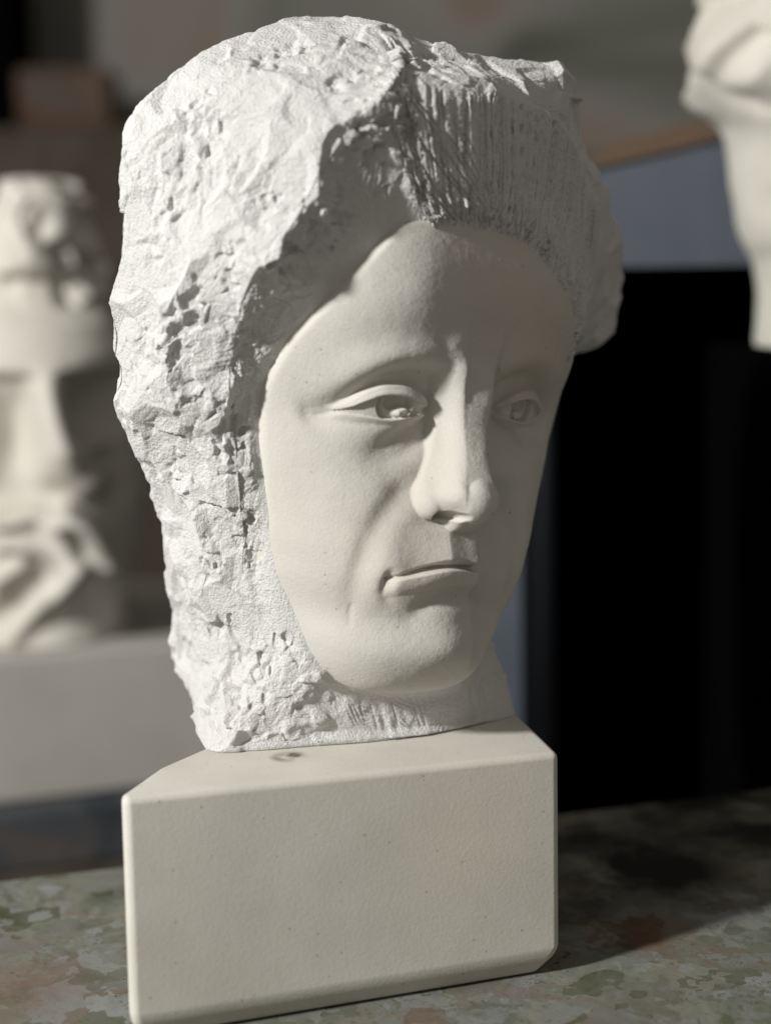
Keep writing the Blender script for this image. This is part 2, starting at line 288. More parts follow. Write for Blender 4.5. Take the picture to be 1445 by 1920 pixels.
# ------------------------------------------------------------------ mesh output
def mesh_from(name,V,Fq,mat,parent=None,smooth=True):
    me=bpy.data.meshes.new(name); V=np.asarray(V,np.float32); Fq=np.asarray(Fq,np.int32)
    me.vertices.add(len(V)); me.vertices.foreach_set('co',V.ravel())
    k=Fq.shape[1]; me.loops.add(Fq.size); me.loops.foreach_set('vertex_index',Fq.ravel())
    me.polygons.add(len(Fq)); me.polygons.foreach_set('loop_start',np.arange(0,Fq.size,k,dtype=np.int32))
    me.polygons.foreach_set('loop_total',np.full(len(Fq),k,np.int32)) if False else None
    me.polygons.foreach_set('use_smooth',np.full(len(Fq),smooth))
    me.update(calc_edges=True); me.validate()
    o=bpy.data.objects.new(name,me); col.objects.link(o); o.data.materials.append(mat)
    if parent: o.parent=parent
    return o
def grid_faces(n,m,closed_m=False,keep=None):
    i,j=np.meshgrid(np.arange(n-1),np.arange(m if closed_m else m-1),indexing='ij'); j2=(j+1)%m
    a=i*m+j; b=i*m+j2; c=(i+1)*m+j2; d=(i+1)*m+j
    F=np.stack([a,b,c,d],-1).reshape(-1,4)
    if keep is not None: F=F[keep.ravel()[F].all(1)]
    return F
def compact(V,F):
    used=np.zeros(len(V),bool); used[F.ravel()]=True; idx=np.cumsum(used)-1
    return V[used],idx[F]
def grid_normals(P):
    du=np.gradient(P,axis=0); dv=np.gradient(P,axis=1); n=np.cross(du,dv); return n/(np.linalg.norm(n,axis=2,keepdims=True)+1e-9)

# ------------------------------------------------------------------ materials
def new_mat(name):
    m=bpy.data.materials.new(name); m.use_nodes=True; nt=m.node_tree; b=nt.nodes['Principled BSDF']; return m,nt,b
def stone(name,c1,c2,rough=.9,bump=.4,scale=1.0,speck=True,grain=900.,spec=.2,bd=.001):
    m,nt,b=new_mat(name); N=nt.nodes.new; L=nt.links.new
    tc=N('ShaderNodeTexCoord')
    n1=N('ShaderNodeTexNoise'); n1.inputs['Scale'].default_value=9*scale; n1.inputs['Detail'].default_value=6; n1.inputs['Roughness'].default_value=.6
    L(tc.outputs['Object'],n1.inputs['Vector'])
    r=N('ShaderNodeValToRGB'); r.color_ramp.elements[0].position=.33; r.color_ramp.elements[1].position=.68
    r.color_ramp.elements[0].color=(*c1,1); r.color_ramp.elements[1].color=(*c2,1); L(n1.outputs['Fac'],r.inputs['Fac'])
    colr=r.outputs['Color']
    if speck:
        v=N('ShaderNodeTexVoronoi'); v.inputs['Scale'].default_value=170*scale; v.inputs['Randomness'].default_value=1; L(tc.outputs['Object'],v.inputs['Vector'])
        n3=N('ShaderNodeTexNoise'); n3.inputs['Scale'].default_value=60; L(tc.outputs['Object'],n3.inputs['Vector'])
        sp=N('ShaderNodeMath'); sp.operation='LESS_THAN'; L(v.outputs['Distance'],sp.inputs[0]); sp.inputs[1].default_value=.11
        pr=N('ShaderNodeSeparateColor'); L(v.outputs['Color'],pr.inputs[0]); g=N('ShaderNodeMath'); g.operation='GREATER_THAN'; L(pr.outputs[0],g.inputs[0]); g.inputs[1].default_value=.74
        mm=N('ShaderNodeMath'); mm.operation='MULTIPLY'; L(sp.outputs[0],mm.inputs[0]); L(g.outputs[0],mm.inputs[1])
        m2=N('ShaderNodeMath'); m2.operation='MULTIPLY'; L(mm.outputs[0],m2.inputs[0]); m2.inputs[1].default_value=.45
        mx=N('ShaderNodeMix'); mx.data_type='RGBA'; L(m2.outputs[0],mx.inputs['Factor']); L(colr,mx.inputs['A']); mx.inputs['B'].default_value=(.16,.13,.09,1)
        colr=mx.outputs['Result']
    L(colr,b.inputs['Base Color']); b.inputs['Roughness'].default_value=rough; b.inputs['Specular IOR Level'].default_value=spec
    n2=N('ShaderNodeTexNoise'); n2.inputs['Scale'].default_value=grain; n2.inputs['Detail'].default_value=5; n2.inputs['Roughness'].default_value=.65; L(tc.outputs['Object'],n2.inputs['Vector'])
    bp=N('ShaderNodeBump'); bp.inputs['Strength'].default_value=bump; bp.inputs['Distance'].default_value=bd; L(n2.outputs['Fac'],bp.inputs['Height'])
    L(bp.outputs['Normal'],b.inputs['Normal'])
    return m
mat_face=stone('smoothed_limestone',(.575,.56,.505),(.66,.645,.595),bump=.34,grain=700)
mat_rough=stone('rough_broken_limestone',(.71,.70,.68),(.78,.775,.76),bump=1.0,grain=760,speck=False,bd=.0016)
def stains_or_shade(m,items):
    """soft local tints given in object space: (centre, radius, colour, strength)"""
    nt=m.node_tree; N=nt.nodes.new; L=nt.links.new; b=nt.nodes['Principled BSDF']; src=b.inputs['Base Color'].links[0].from_socket
    tc=N('ShaderNodeTexCoord')
    for c,r,colr,st in items:
        mp=N('ShaderNodeVectorMath'); mp.operation='DISTANCE'; nz=N('ShaderNodeTexNoise'); nz.inputs['Scale'].default_value=.9/r; nz.inputs['Detail'].default_value=4; L(tc.outputs['Object'],nz.inputs['Vector'])
        L(tc.outputs['Object'],mp.inputs[0]); mp.inputs[1].default_value=c
        mr=N('ShaderNodeMapRange'); mr.inputs['From Min'].default_value=r; mr.inputs['From Max'].default_value=0; mr.inputs['To Max'].default_value=st; L(mp.outputs['Value'],mr.inputs['Value'])
        k=N('ShaderNodeMath'); k.operation='MULTIPLY'; L(mr.outputs[0],k.inputs[0])
        r2=N('ShaderNodeMapRange'); r2.inputs['From Min'].default_value=.35; r2.inputs['From Max'].default_value=.6; L(nz.outputs['Fac'],r2.inputs['Value']); L(r2.outputs[0],k.inputs[1])
        mx=N('ShaderNodeMix'); mx.data_type='RGBA'; L(k.outputs[0],mx.inputs['Factor']); L(src,mx.inputs['A']); mx.inputs['B'].default_value=(*colr,1); src=mx.outputs['Result']
    L(src,b.inputs['Base Color'])
mat_block=stone('plinth_limestone',(.53,.515,.455),(.68,.665,.60),bump=.16,grain=500)
stains_or_shade(mat_block,[((.06,.0,.07),.09,(.60,.49,.38),.35),((-.05,-.02,.05),.07,(.52,.51,.47),.5),((-.0500,.0225,.1115),.011,(.16,.14,.11),1.9),((.0,0,.10),.06,(.62,.52,.42),.25)])

# ------------------------------------------------------------------ carved head
def tag(o,label=None,cat=None,group=None,kind=None):
    if label: o['label']=label
    if cat: o['category']=cat
    if group: o['group']=group
    if kind: o['kind']=kind
def empty(name,loc):
    o=bpy.data.objects.new(name,None); col.objects.link(o); o.location=loc; o.empty_display_size=.02; return o
head=empty('carved_head',(0,0.10,0.1115))
tag(head,'large sharp unfinished limestone head, smooth face framed by rough stone, on the cream block','sculpture')
HB=np.array(head.location)
QUALITY=1.0
us=np.arange(-84,112,.42); vs=np.arange(-140,94,.42)
uu,vv=np.meshgrid(us,vs,indexing='ij')
ww,dd=face_w(uu,vv)
V=to_world(np.stack([uu,vv,ww],-1).reshape(-1,3))-HB
F=grid_faces(len(us),len(vs),keep=(dd>-2.2))
V,F=compact(V,F)
def hl(u,v,w): return tuple(to_world(np.array([u,v,w]))-HB)
stains_or_shade(mat_face,[(hl(-8,48,15),.055,(.50,.49,.50),.45),(hl(35,45,5),.075,(.52,.42,.32),.5),(hl(-30,-62,5),.05,(.62,.54,.44),.3),(hl(0,70,8),.05,(.55,.47,.38),.35),(hl(-22,-25,5),.025,(.55,.46,.37),.5),(hl(-62,-20,-25),.05,(.66,.65,.58),.3)])
face=mesh_from('face',V,F[:,::-1],mat_face,head)

# rough stone around the face: lofted through measured rings, then broken up
def loft(RG,nt_,sw):
    n,k,_=RG.shape
    t=TPAR; i=np.floor(t).astype(int); f=(t-i)[:,None,None]
    p0,p1,p2,p3=RG[(i-1)%n],RG[i%n],RG[(i+1)%n],RG[(i+2)%n]
    G=.5*((2*p1)+(-p0+p2)*f+(2*p0-5*p1+4*p2-p3)*f*f+(-p0+3*p1-3*p2+p3)*f**3)
    lin=p1*(1-f)+p2*f; G=.6*G+.4*lin           # (nt,k,3)
    out=[]; sid=[]
    for j,cnt in enumerate(sw):
        for q in range(cnt):
            x=q/cnt
            a=G[:,max(j-1,0)];b=G[:,j];c=G[:,j+1];d=G[:,min(j+2,k-1)]
            cr=.5*((2*b)+(-a+c)*x+(2*a-5*b+4*c-d)*x*x+(-a+3*b-3*c+d)*x**3)
            out.append(.5*cr+.5*(b*(1-x)+c*x)); sid.append(j+x)
    out.append(G[:,-1]); sid.append(float(k-1))
    return np.stack(out,0),np.array(sid)
pole=np.array([95.,20.,-200.])
RG=np.concatenate([RINGS,np.broadcast_to(pole,(len(RINGS),1,3))],1)
# let the inner rim start a little under the face
cc=np.array([10.,-18.]); B0=RG[:,0].copy(); dv_=cc-B0[:,:2]; B0[:,:2]+=dv_/np.linalg.norm(dv_,axis=1,keepdims=True)*9
fw,_=face_w(B0[:,0],B0[:,1]); B0[:,2]=np.minimum(fw-3,RG[:,0,2]+6)
RG=np.concatenate([B0[:,None],RG],1)
NT=1500
_d=np.linalg.norm(np.roll(RG[:,4],-1,0)-RG[:,4],axis=1)+np.linalg.norm(np.roll(RG[:,2],-1,0)-RG[:,2],axis=1); _d[8:13]*=.35
_c=np.concatenate([[0],np.cumsum(_d)]); TPAR=np.interp(np.arange(NT)/NT*_c[-1],_c,np.arange(len(RG)+1))%len(RG)
P,sid=loft(RG,NT,[14,60,120,160,160,60,30,20])
sid=sid-1
ns,nt_,_=P.shape
tk=TPAR
# soften cross-ring kinks a little
Nn=grid_normals(P)
for _ in range(6):
    Nn[1:-1]=(Nn[:-2]+2*Nn[1:-1]+Nn[2:])/4; Nn=(np.roll(Nn,1,1)+2*Nn+np.roll(Nn,-1,1))/4
Nn/=np.linalg.norm(Nn,axis=2,keepdims=True)+1e-9
cen=np.array([10,10,-90.]); flip=np.sign(((P-cen)*Nn).sum(2).mean()); Nn*=flip
X=P.reshape(-1,3); N_=Nn.reshape(-1,3)
ss=np.repeat(sid,NT); tt=np.tile(tk,ns)
# zone weights
slab=np.clip(1-np.abs(((tt+8)%33)-8-3.2)/6.0,0,1); slab=sstep(0,.3,slab)*(1-sstep(2.0,2.5,ss))     # chiselled front of the hair, above the forehead
wall=sstep(19.5,22,tt)*(1-sstep(30.5,32.5,tt))*(1-sstep(1.8,2.4,ss))
neck=sstep(12.5,13.5,tt)*(1-sstep(16.5,18.0,tt))*(1-sstep(4.2,4.6,ss))
bottom=sstep(12.6,13.1,tt)*(1-sstep(18.9,19.4,tt))*sstep(3.75,4.0,ss)
rough=np.clip(1-slab*.9-neck*.75,0,1)
warp=np.stack([fbm(X,14,2,5),fbm(X,14,2,6),fbm(X,14,2,7)],-1)
f1=facets(X+warp*6,36,.34,1.7,11,30)
f2=facets(X+warp*4,14,.50,.7,23,26)
f3=facets(X+warp*1.5,5.5,.6,.25,37,20)
n1=fbm(X,26,3,41); n2=fbm(X,5,3,51,.6); n3=fbm(X,1.7,3,61,.6)
calm=sstep(-.25,.35,fbm(X,40,2,91))*sstep(18.5,20,tt)   # broad quiet planes on the lit side
wl=wall*sstep(3.0,2.0,ss)
f1=f1*(1-.6*wl)
edge_w=sstep(.0,.25,ss)
# flat cuts: tangent planes at scattered points shear the form into broad angular faces
cand=np.where((ss>.9)&(ss<4.6)&(rough>.5))[0]; cand=rng.permutation(cand)[:6000]; keepk=[]
XS=X[cand]
for i_ in range(len(cand)):
    if not keepk or ((X[cand[keepk]]-XS[i_])**2).sum(1).min()>(15+12*rng.random())**2: keepk.append(i_)
ks=cand[keepk]; Xf=X.astype(np.float32); Nf=N_.astype(np.float32); cut=np.full(len(X),1.2,np.float32)
for k_ in ks:
    nk=N_[k_]+rng.normal(0,.13,3); nk=(nk/np.linalg.norm(nk)).astype(np.float32); sk=Xf[k_]-nk*np.float32(rng.uniform(-.4,2.0))
    near=np.where(np.abs(Xf-sk).max(1)<27)[0]
    dn=Nf[near]@nk; hgt=((sk-Xf[near])@nk)/np.maximum(dn,.35); ok=dn>.45
    fall=(np.linalg.norm(Xf[near]-sk,axis=1)-19)*.62; hgt=hgt+np.maximum(fall,0)
    cut[near]=np.where(ok,np.minimum(cut[near],hgt),cut[near])
cut=np.clip(cut,-3.6,1.2)*sstep(.7,1.6,ss)*(1-sstep(4.4,5.2,ss))
n4=fbm(X,1.1,3,67,.8)
brk=sstep(.0,.45,fbm(X,30,2,95))                 # broken patches between the quiet planes
D=rough*(cut+f1*.15+f2*(.10+.22*brk)+f3*(.10+.18*brk)+n1*.9+n2*(.13+.16*brk)+n3*(.12+.14*brk)+n4*(.17+.10*brk))
cw=claw(X+warp*1.5,15,2.3,131,.62); cw2=claw(X+warp,9,1.7,151,.5)
D+=wall*edge_w*(.5*cw+.35*cw2+f2*.1+f3*.2+n2*.12)+rough*(1-wall)*.32*cw*sstep(-.2,.3,fbm(X,30,2,97))+neck*.4*cw2
for (a_,b_,r_,dp_) in GOUGES:
    a_=np.array(a_);b_=np.array(b_); ab=b_-a_; t_=np.clip(((X-a_)@ab)/(ab@ab+1e-9),0,1); dq=np.linalg.norm(X-a_-t_[:,None]*ab,axis=1)/r_
    D-=dp_*.8*(1-sstep(.25,1.25,dq+.35*n2+.5*f3))
D+=(1-rough)*(n1*.6+n2*.25+n3*.2)
tz=((tt+8)%33)-8
q=np.stack([tz*11+.15*fbm(X,25,2,71)+.25*ss+.35*(tz-1)*ss,ss*.5,0*ss],-1)
g1=vnoise(q,1.0,73); g2=vnoise(q*np.array([2.3,1.3,1]),1.0,74); g3=vnoise(q*np.array([.5,1,1]),1,75)
gr=-(1-np.abs(g1))**7*1.7-(1-np.abs(g2))**7*1.0+.35*g3+.25*n3
fl=sstep(.15,.5,vnoise(np.stack([tz*16,ss*5,0*ss],-1),1,78))*sstep(.75,.1,ss)*1.8   # raised flakes along the hairline
gr=gr+fl
q2=np.stack([tz*8+ss*6.5,ss*.5-tz*.3,0*ss],-1); gd=-(1-np.abs(vnoise(q2,1,76)))**6*2.0
D+=slab*(1.5*gr*(.75+.45*vnoise(X,9,77))+gd*sstep(2.0,.2,tz))
# short toothed strokes under the chin
q=np.stack([(X[:,0]*.94+X[:,1]*.34),X[:,1]*.12,X[:,2]*.0],-1)
D-=neck*sstep(.8,1.6,ss)*(1-sstep(3.0,3.6,ss))*(1-np.abs(vnoise(q,2.4,81)))**3*.7*sstep(-.1,.3,vnoise(X,13,82))
edge=sstep(0.0,1.3,ss)*(1-slab)+slab*sstep(-.4,-.05,ss)                      # quiet at the face outline
D=D*(.12+.88*edge)
D=np.clip(D,-5.5,2.6)*(1-bottom)
X2=X+N_*D[:,None]
V=to_world(X2)
low=np.where((tt>12.3)&(tt<19.6),1,0)
V[:,2]=np.maximum(V[:,2],0.1117)
V=V-HB
F=grid_faces(ns,nt_,closed_m=True)
if flip<0: F=F[:,::-1]
hair=mesh_from('rough_stone_hair',V,F,mat_rough,head)

# ------------------------------------------------------------------ block under the head
def block():
    bm=bmesh.new(); back=[(.0800,.0455),(.058,.150),(-.045,.165),(-.0950,.0395),(-.1135,.0080)]
    lv=[(0.,[(-.1205,-.0456),(-.1172,-.0535),(.0716,.0103)],.010),(.0110,[(-.1232,-.0507),(-.1198,-.0592),(.0836,.0104)],0),(.1115,[(-.1260,-.0322),(-.1226,-.0390),(.0846,.0221)],0)]
    rings=[]
    for z,front,ins in lv:
        q=[np.array(p) for p in front]; c=np.array([-.02,.05])
        for p in back: p=np.array(p); q.append(p+(c-p)/np.linalg.norm(c-p)*ins)
        rings.append([bm.verts.new((*p,z)) for p in q])
    plan=q
    for a,b in zip(rings,rings[1:]):
        for i in range(len(plan)):
            j=(i+1)%len(plan); bm.faces.new((a[i],a[j],b[j],b[i]))
    bm.faces.new(rings[0][::-1]); bm.faces.new(rings[-1])
    me=bpy.data.meshes.new('stone_block'); bm.to_mesh(me); bm.free()
    o=bpy.data.objects.new('stone_block',me); col.objects.link(o); me.materials.append(mat_block)
    md=o.modifiers.new('b','BEVEL'); md.width=.0035; md.segments=4; md.limit_method='ANGLE'; md.angle_limit=R(20)
    for p in me.polygons: p.use_smooth=True
    o.modifiers.new('w','WEIGHTED_NORMAL')
    tag(o,'cut cream limestone block with softened edges carrying the large carved head','stone block')
    return o
block()
# ------------------------------------------------------------------ worktop, and the studio behind it
def box_mesh(name,pts,z0,z1,mat,bev=.003,parent=None,seg=3):
    """prism over a plan polygon"""
    bm=bmesh.new(); a=[bm.verts.new((x,y,z0)) for x,y in pts]; b=[bm.verts.new((x,y,z1)) for x,y in pts]; n=len(pts)
    for i in range(n): bm.faces.new((a[i],a[(i+1)%n],b[(i+1)%n],b[i]))
    bm.faces.new(a[::-1]); bm.faces.new(b); bmesh.ops.recalc_face_normals(bm,faces=bm.faces)
    me=bpy.data.meshes.new(name); bm.to_mesh(me); bm.free(); o=bpy.data.objects.new(name,me); col.objects.link(o); me.materials.append(mat)
    if bev:
        m=o.modifiers.new('b','BEVEL'); m.width=bev; m.segments=seg; m.limit_method='ANGLE'
        for p in me.polygons: p.use_smooth=True
        o.modifiers.new('w','WEIGHTED_NORMAL')
    if parent: o.parent=parent
    return o
def rect(x0,x1,y0,y1): return [(x0,y0),(x1,y0),(x1,y1),(x0,y1)]
def mottled(name,stops,scale,rough=.8,dist=1.0,detail=4,bump=.1,cell=None):
    m,nt,b=new_mat(name); N=nt.nodes.new; L=nt.links.new
    tc=N('ShaderNodeTexCoord'); n=N('ShaderNodeTexNoise'); n.inputs['Scale'].default_value=scale; n.inputs['Detail'].default_value=detail; n.inputs['Distortion'].default_value=dist
    L(tc.outputs['Object'],n.inputs['Vector'])
    r=N('ShaderNodeValToRGB'); cr=r.color_ramp
    while len(cr.elements)<len(stops): cr.elements.new(.5)
    for e,(p,c) in zip(cr.elements,stops): e.position=p; e.color=(*c,1)
    L(n.outputs['Fac'],r.inputs['Fac']); out=r.outputs['Color']
    if cell:
        v=N('ShaderNodeTexVoronoi'); v.inputs['Scale'].default_value=cell[0]; v.feature='F1'
        wn=N('ShaderNodeTexNoise'); wn.inputs['Scale'].default_value=cell[0]*.9; wn.inputs['Detail'].default_value=3; L(tc.outputs['Object'],wn.inputs['Vector'])
        ad=N('ShaderNodeMix'); ad.data_type='RGBA'; ad.blend_type='LINEAR_LIGHT'; ad.inputs['Factor'].default_value=cell[1]; L(tc.outputs['Object'],ad.inputs['A']); L(wn.outputs['Color'],ad.inputs['B'])
        L(ad.outputs['Result'],v.inputs['Vector'])
        sp=N('ShaderNodeSeparateColor'); L(v.outputs['Color'],sp.inputs[0])
        r2=N('ShaderNodeValToRGB'); c2=r2.color_ramp
        while len(c2.elements)<len(cell[2]): c2.elements.new(.5)
        for e,(p,c) in zip(c2.elements,cell[2]): e.position=p; e.color=(*c,1)
        L(sp.outputs[0],r2.inputs['Fac'])
        mx=N('ShaderNodeMix'); mx.data_type='RGBA'; mx.inputs['Factor'].default_value=.70; L(out,mx.inputs['A']); L(r2.outputs['Color'],mx.inputs['B']); out=mx.outputs['Result']
        v2=N('ShaderNodeTexVoronoi'); v2.inputs['Scale'].default_value=cell[0]*3.1; L(ad.outputs['Result'],v2.inputs['Vector'])
        lt=N('ShaderNodeMapRange'); lt.inputs['From Min'].default_value=.22; lt.inputs['From Max'].default_value=.34; lt.inputs['To Min'].default_value=.75; lt.inputs['To Max'].default_value=0; L(v2.outputs['Distance'],lt.inputs['Value'])
        n5=N('ShaderNodeTexNoise'); n5.inputs['Scale'].default_value=cell[0]*.45; L(tc.outputs['Object'],n5.inputs['Vector'])
        g5=N('ShaderNodeMapRange'); g5.inputs['From Min'].default_value=.48; g5.inputs['From Max'].default_value=.56; L(n5.outputs['Fac'],g5.inputs['Value'])
        mu=N('ShaderNodeMath'); mu.operation='MULTIPLY'; L(lt.outputs[0],mu.inputs[0]); L(g5.outputs[0],mu.inputs[1])
        m3=N('ShaderNodeMix'); m3.data_type='RGBA'; L(mu.outputs[0],m3.inputs['Factor']); L(out,m3.inputs['A']); m3.inputs['B'].default_value=(.10,.10,.06,1); out=m3.outputs['Result']
    L(out,b.inputs['Base Color']); b.inputs['Roughness'].default_value=rough; b.inputs['Specular IOR Level'].default_value=.25
    n2=N('ShaderNodeTexNoise'); n2.inputs['Scale'].default_value=scale*12; n2.inputs['Detail'].default_value=4; L(tc.outputs['Object'],n2.inputs['Vector'])
    bp=N('ShaderNodeBump'); bp.inputs['Strength'].default_value=bump; bp.inputs['Distance'].default_value=.004; L(n2.outputs['Fac'],bp.inputs['Height']); L(bp.outputs['Normal'],b.inputs['Normal'])
    return m
mat_table=mottled('stained_shaded_worktop',[(.32,(.05,.055,.03)),(.44,(.15,.155,.11)),(.52,(.24,.245,.215)),(.60,(.18,.15,.115)),(.70,(.26,.27,.265))],24,dist=.9,detail=6,
    cell=(44,.05,[(.0,(.05,.055,.022)),(.22,(.17,.18,.17)),(.36,(.12,.08,.055)),(.48,(.19,.20,.16)),(.66,(.085,.095,.06)),(.85,(.23,.24,.24)),(1.,(.06,.062,.035))]))
stains_or_shade(mat_table,[((.125,.15,0),.085,(.012,.010,.008),3.0),((.06,.12,0),.07,(.014,.012,.010),3.0),((.22,.25,0),.09,(.014,.011,.009),3.0),((.30,.30,0),.09,(.014,.011,.009),3.0),((.135,.06,0),.035,(.13,.06,.03),1.2),((-.2,.0,0),.06,(.16,.10,.075),.9)])  # near-black tints: painted head shadow plus dark stain; brown ones only stains
mat_wall=mottled('aged_plaster_wall',[(.34,(.10,.105,.08)),(.44,(.20,.20,.175)),(.53,(.25,.235,.215)),(.60,(.245,.19,.15)),(.68,(.20,.155,.15))],2.0,dist=.7,detail=2)
mat_floor=mottled('dusty_floor',[(.3,(.10,.095,.085)),(.7,(.18,.17,.16))],4)
mat_bench=mottled('dark_bench_wood',[(.3,(.05,.04,.03)),(.7,(.10,.08,.06))],9)
mat_slab=mottled('dark_slate',[(.34,(.018,.024,.030)),(.48,(.055,.062,.070)),(.60,(.085,.075,.07)),(.7,(.12,.12,.125))],9,dist=.8)
mat_pale=stone('pale_plinth_stone',(.40,.385,.345),(.47,.455,.42),bump=.2,grain=300,speck=False)
mat_grey=mottled('blue_grey_paint',[(.35,(.085,.10,.125)),(.65,(.125,.14,.17))],5,rough=.55)
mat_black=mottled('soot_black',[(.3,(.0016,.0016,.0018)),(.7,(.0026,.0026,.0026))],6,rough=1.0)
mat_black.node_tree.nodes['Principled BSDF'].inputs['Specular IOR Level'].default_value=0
mat_brown=mottled('old_brown_wood',[(.3,(.05,.035,.025)),(.45,(.12,.065,.035)),(.58,(.09,.075,.065)),(.7,(.16,.085,.045))],7)
mat_edge=mottled('weathered_board',[(.35,(.06,.055,.045)),(.5,(.12,.095,.07)),(.65,(.15,.095,.06))],6)
mat_head2=stone('old_cream_stone',(.56,.54,.47),(.66,.645,.58),bump=.3,grain=200,speck=False)

edge_a=(-1.2,-.139); edge_b=(1.2,.576)        # the worktop's straight far edge
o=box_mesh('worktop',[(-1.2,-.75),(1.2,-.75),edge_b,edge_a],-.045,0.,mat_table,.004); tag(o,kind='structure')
o=box_mesh('floor',rect(-4,4,-2.5,3.2),-.95,-.85,mat_floor,0); tag(o,kind='structure')
o=box_mesh('back_wall',rect(-4,4,2.6,2.75),-.85,2.6,mat_wall,0); tag(o,kind='structure')
bench=empty('workbench',(0,.95,-.85)); tag(bench,'dark wooden workbench behind the worktop, carrying the blurred slate slab and plinth','workbench')
def child_box(name,x0,x1,y0,y1,z0,z1,mat,root,bev=.003):
    L0=root.location; return box_mesh(name,rect(x0-L0.x,x1-L0.x,y0-L0.y,y1-L0.y),z0-L0.z,z1-L0.z,mat,bev,root)
child_box('bench_top',-1.1,1.3,.585,1.5,-.24,-.20,mat_bench,bench)
for x in (-1.0,1.14):
    for y in (.60,1.38): child_box('leg',x,x+.07,y,y+.07,-.85,-.24,mat_bench,bench)
def rotz(pts,c,a):
    ca,sa=math.cos(a),math.sin(a); return [(c[0]+x*ca-y*sa,c[1]+x*sa+y*ca) for x,y in pts]
o=box_mesh('slate_slab',rotz(rect(-.22,.25,0,.40),(-.339,.68),R(19)),-.20,-.142,mat_slab,.006)
tag(o,'dark blue-grey stone slab lying under the pale plinth at the left','stone slab')
o=box_mesh('pale_plinth',rotz(rect(-.20,.235,.03,.37),(-.339,.68),R(19)),-.1415,-.0035,mat_pale,.004)
tag(o,'plain pale stone plinth under the blurred bearded head','plinth')

def lathe(name,loc,prof,mat,nseg,nrow,disp,ky=1.0,parent=None):
    """closed body of revolution from (z, radius) with a displacement function; front is -y"""
    prof=np.array(prof,float); zs=np.linspace(prof[0,0],prof[-1,0],nrow); rs=pchip(zs,prof[:,0],prof[:,1])
    a=np.arange(nseg)/nseg*2*np.pi
    Z,Aa=np.meshgrid(zs,a,indexing='ij'); Rr=np.repeat(rs[:,None],nseg,1)
    x=Rr*np.sin(Aa); y=-Rr*np.cos(Aa)*ky
    P=np.stack([x,y,Z],-1).reshape(-1,3); nrm=np.stack([np.sin(Aa),-np.cos(Aa),0*Aa],-1).reshape(-1,3)
    P=P+nrm*disp(P,nrm)[:,None]
    V=np.concatenate([P,[[0,0,zs[0]],[0,0,zs[-1]]]]); F=grid_faces(nrow,nseg,True)
    o=mesh_from(name,V,F,mat,parent); bm=bmesh.new(); bm.from_mesh(o.data); bm.verts.ensure_lookup_table(); n=nrow*nseg
    for k in range(nseg):
        j=(k+1)%nseg
        bm.faces.new((bm.verts[n],bm.verts[j],bm.verts[k])); b=(nrow-1)*nseg; bm.faces.new((bm.verts[n+1],bm.verts[b+k],bm.verts[b+j]))
    bmesh.ops.recalc_face_normals(bm,faces=bm.faces)
    for f in bm.faces: f.smooth=True
    bm.to_mesh(o.data); bm.free(); o.location=loc; return o
# bearded head on the plinth
def disp2(P,n):
    u=P[:,0]*1000-18; v=P[:,2]*1000; fr=sstep(.1,.5,-n[:,1]); d=0*u
    mm=P*1000
    d+=sstep(316,326,v)*(2.2*facets(mm,36,.3,1.,5,20)+1.0*fbm(mm,14,3,6)-1)      # rough hair
    for a,c in ((-22,372),(0,395),(30,345)): d-=fr*9*gauss(u,v,a,c,5,8)
    d+=fr*(15*sstep(252,264,v)*(1-sstep(300,326,v)))                                         # smooth forehead band
    for cx in (-32,52): d-=fr*46*np.exp(-.5*(np.abs((u-cx)/23)**3+np.abs((v-205)/38)**3))
    dd,t,s=polydist(u,v,[(8,246),(13,225),(24,190),(40,160)]); d+=fr*(30+14*t)*np.exp(-.5*(dd/(8+6*t))**2)
    d+=fr*26*np.exp(-.5*(((u-52)/16)**2+((v-190)/9)**2)); d-=fr*22*np.exp(-.5*(((u-0)/60)**2+((v-146)/13)**2))
    st=[[(0,970),(60,955),(130,985),(150,1060)],[(110,950),(150,1010),(175,1090),(182,1130)],[(150,1080),(162,1170)],[(125,1060),(60,1130),(0,1200)],[(0,1010),(60,1020),(100,1060)],[(90,980),(110,1050),(80,1120)],[(-20,1090),(30,1050)],[(-60,1000),(-20,960)],[(-60,1150),(-10,1110)]]
    for q in st:
        q=[((a-72)*.49,300-(c-600)*.48) for a,c in q]
        dd,t,s=polydist(u,v,densify(q,False,4)); d+=fr*19*np.exp(-.5*(dd/6.)**2)*(1-.3*t)
    d+=1.2*fbm(mm,20,2,8)
    return d*1e-3
bh=lathe('bearded_head',(-.333,.845,-.003),[(0,.080),(.03,.076),(.09,.092),(.15,.099),(.2,.102),(.25,.094),(.3,.072),(.34,.058),(.40,.048),(.428,.040),(.438,.028),(.442,.008)],mat_head2,260,240,disp2,1.25)
tag(bh,'blurred unfinished bearded stone head with rough hair at the left edge','sculpture')
# cupboard and cases against the wall
o=box_mesh('cupboard',rect(-2.2,-.30,2.28,2.58),-.85,.600,mat_bench,.004); tag(o,'tall dark brown cupboard behind the bearded head','cupboard')
o=box_mesh('black_case',rect(-1.25,-.665,2.30,2.52),.601,1.40,mat_black,.006); tag(o,'black case standing on the cupboard in the top left corner','case')
o=box_mesh('wooden_box',rect(-.655,-.49,2.29,2.45),.601,.705,mat_brown,.004); tag(o,'small reddish brown wooden box on the cupboard beside the black case','box')

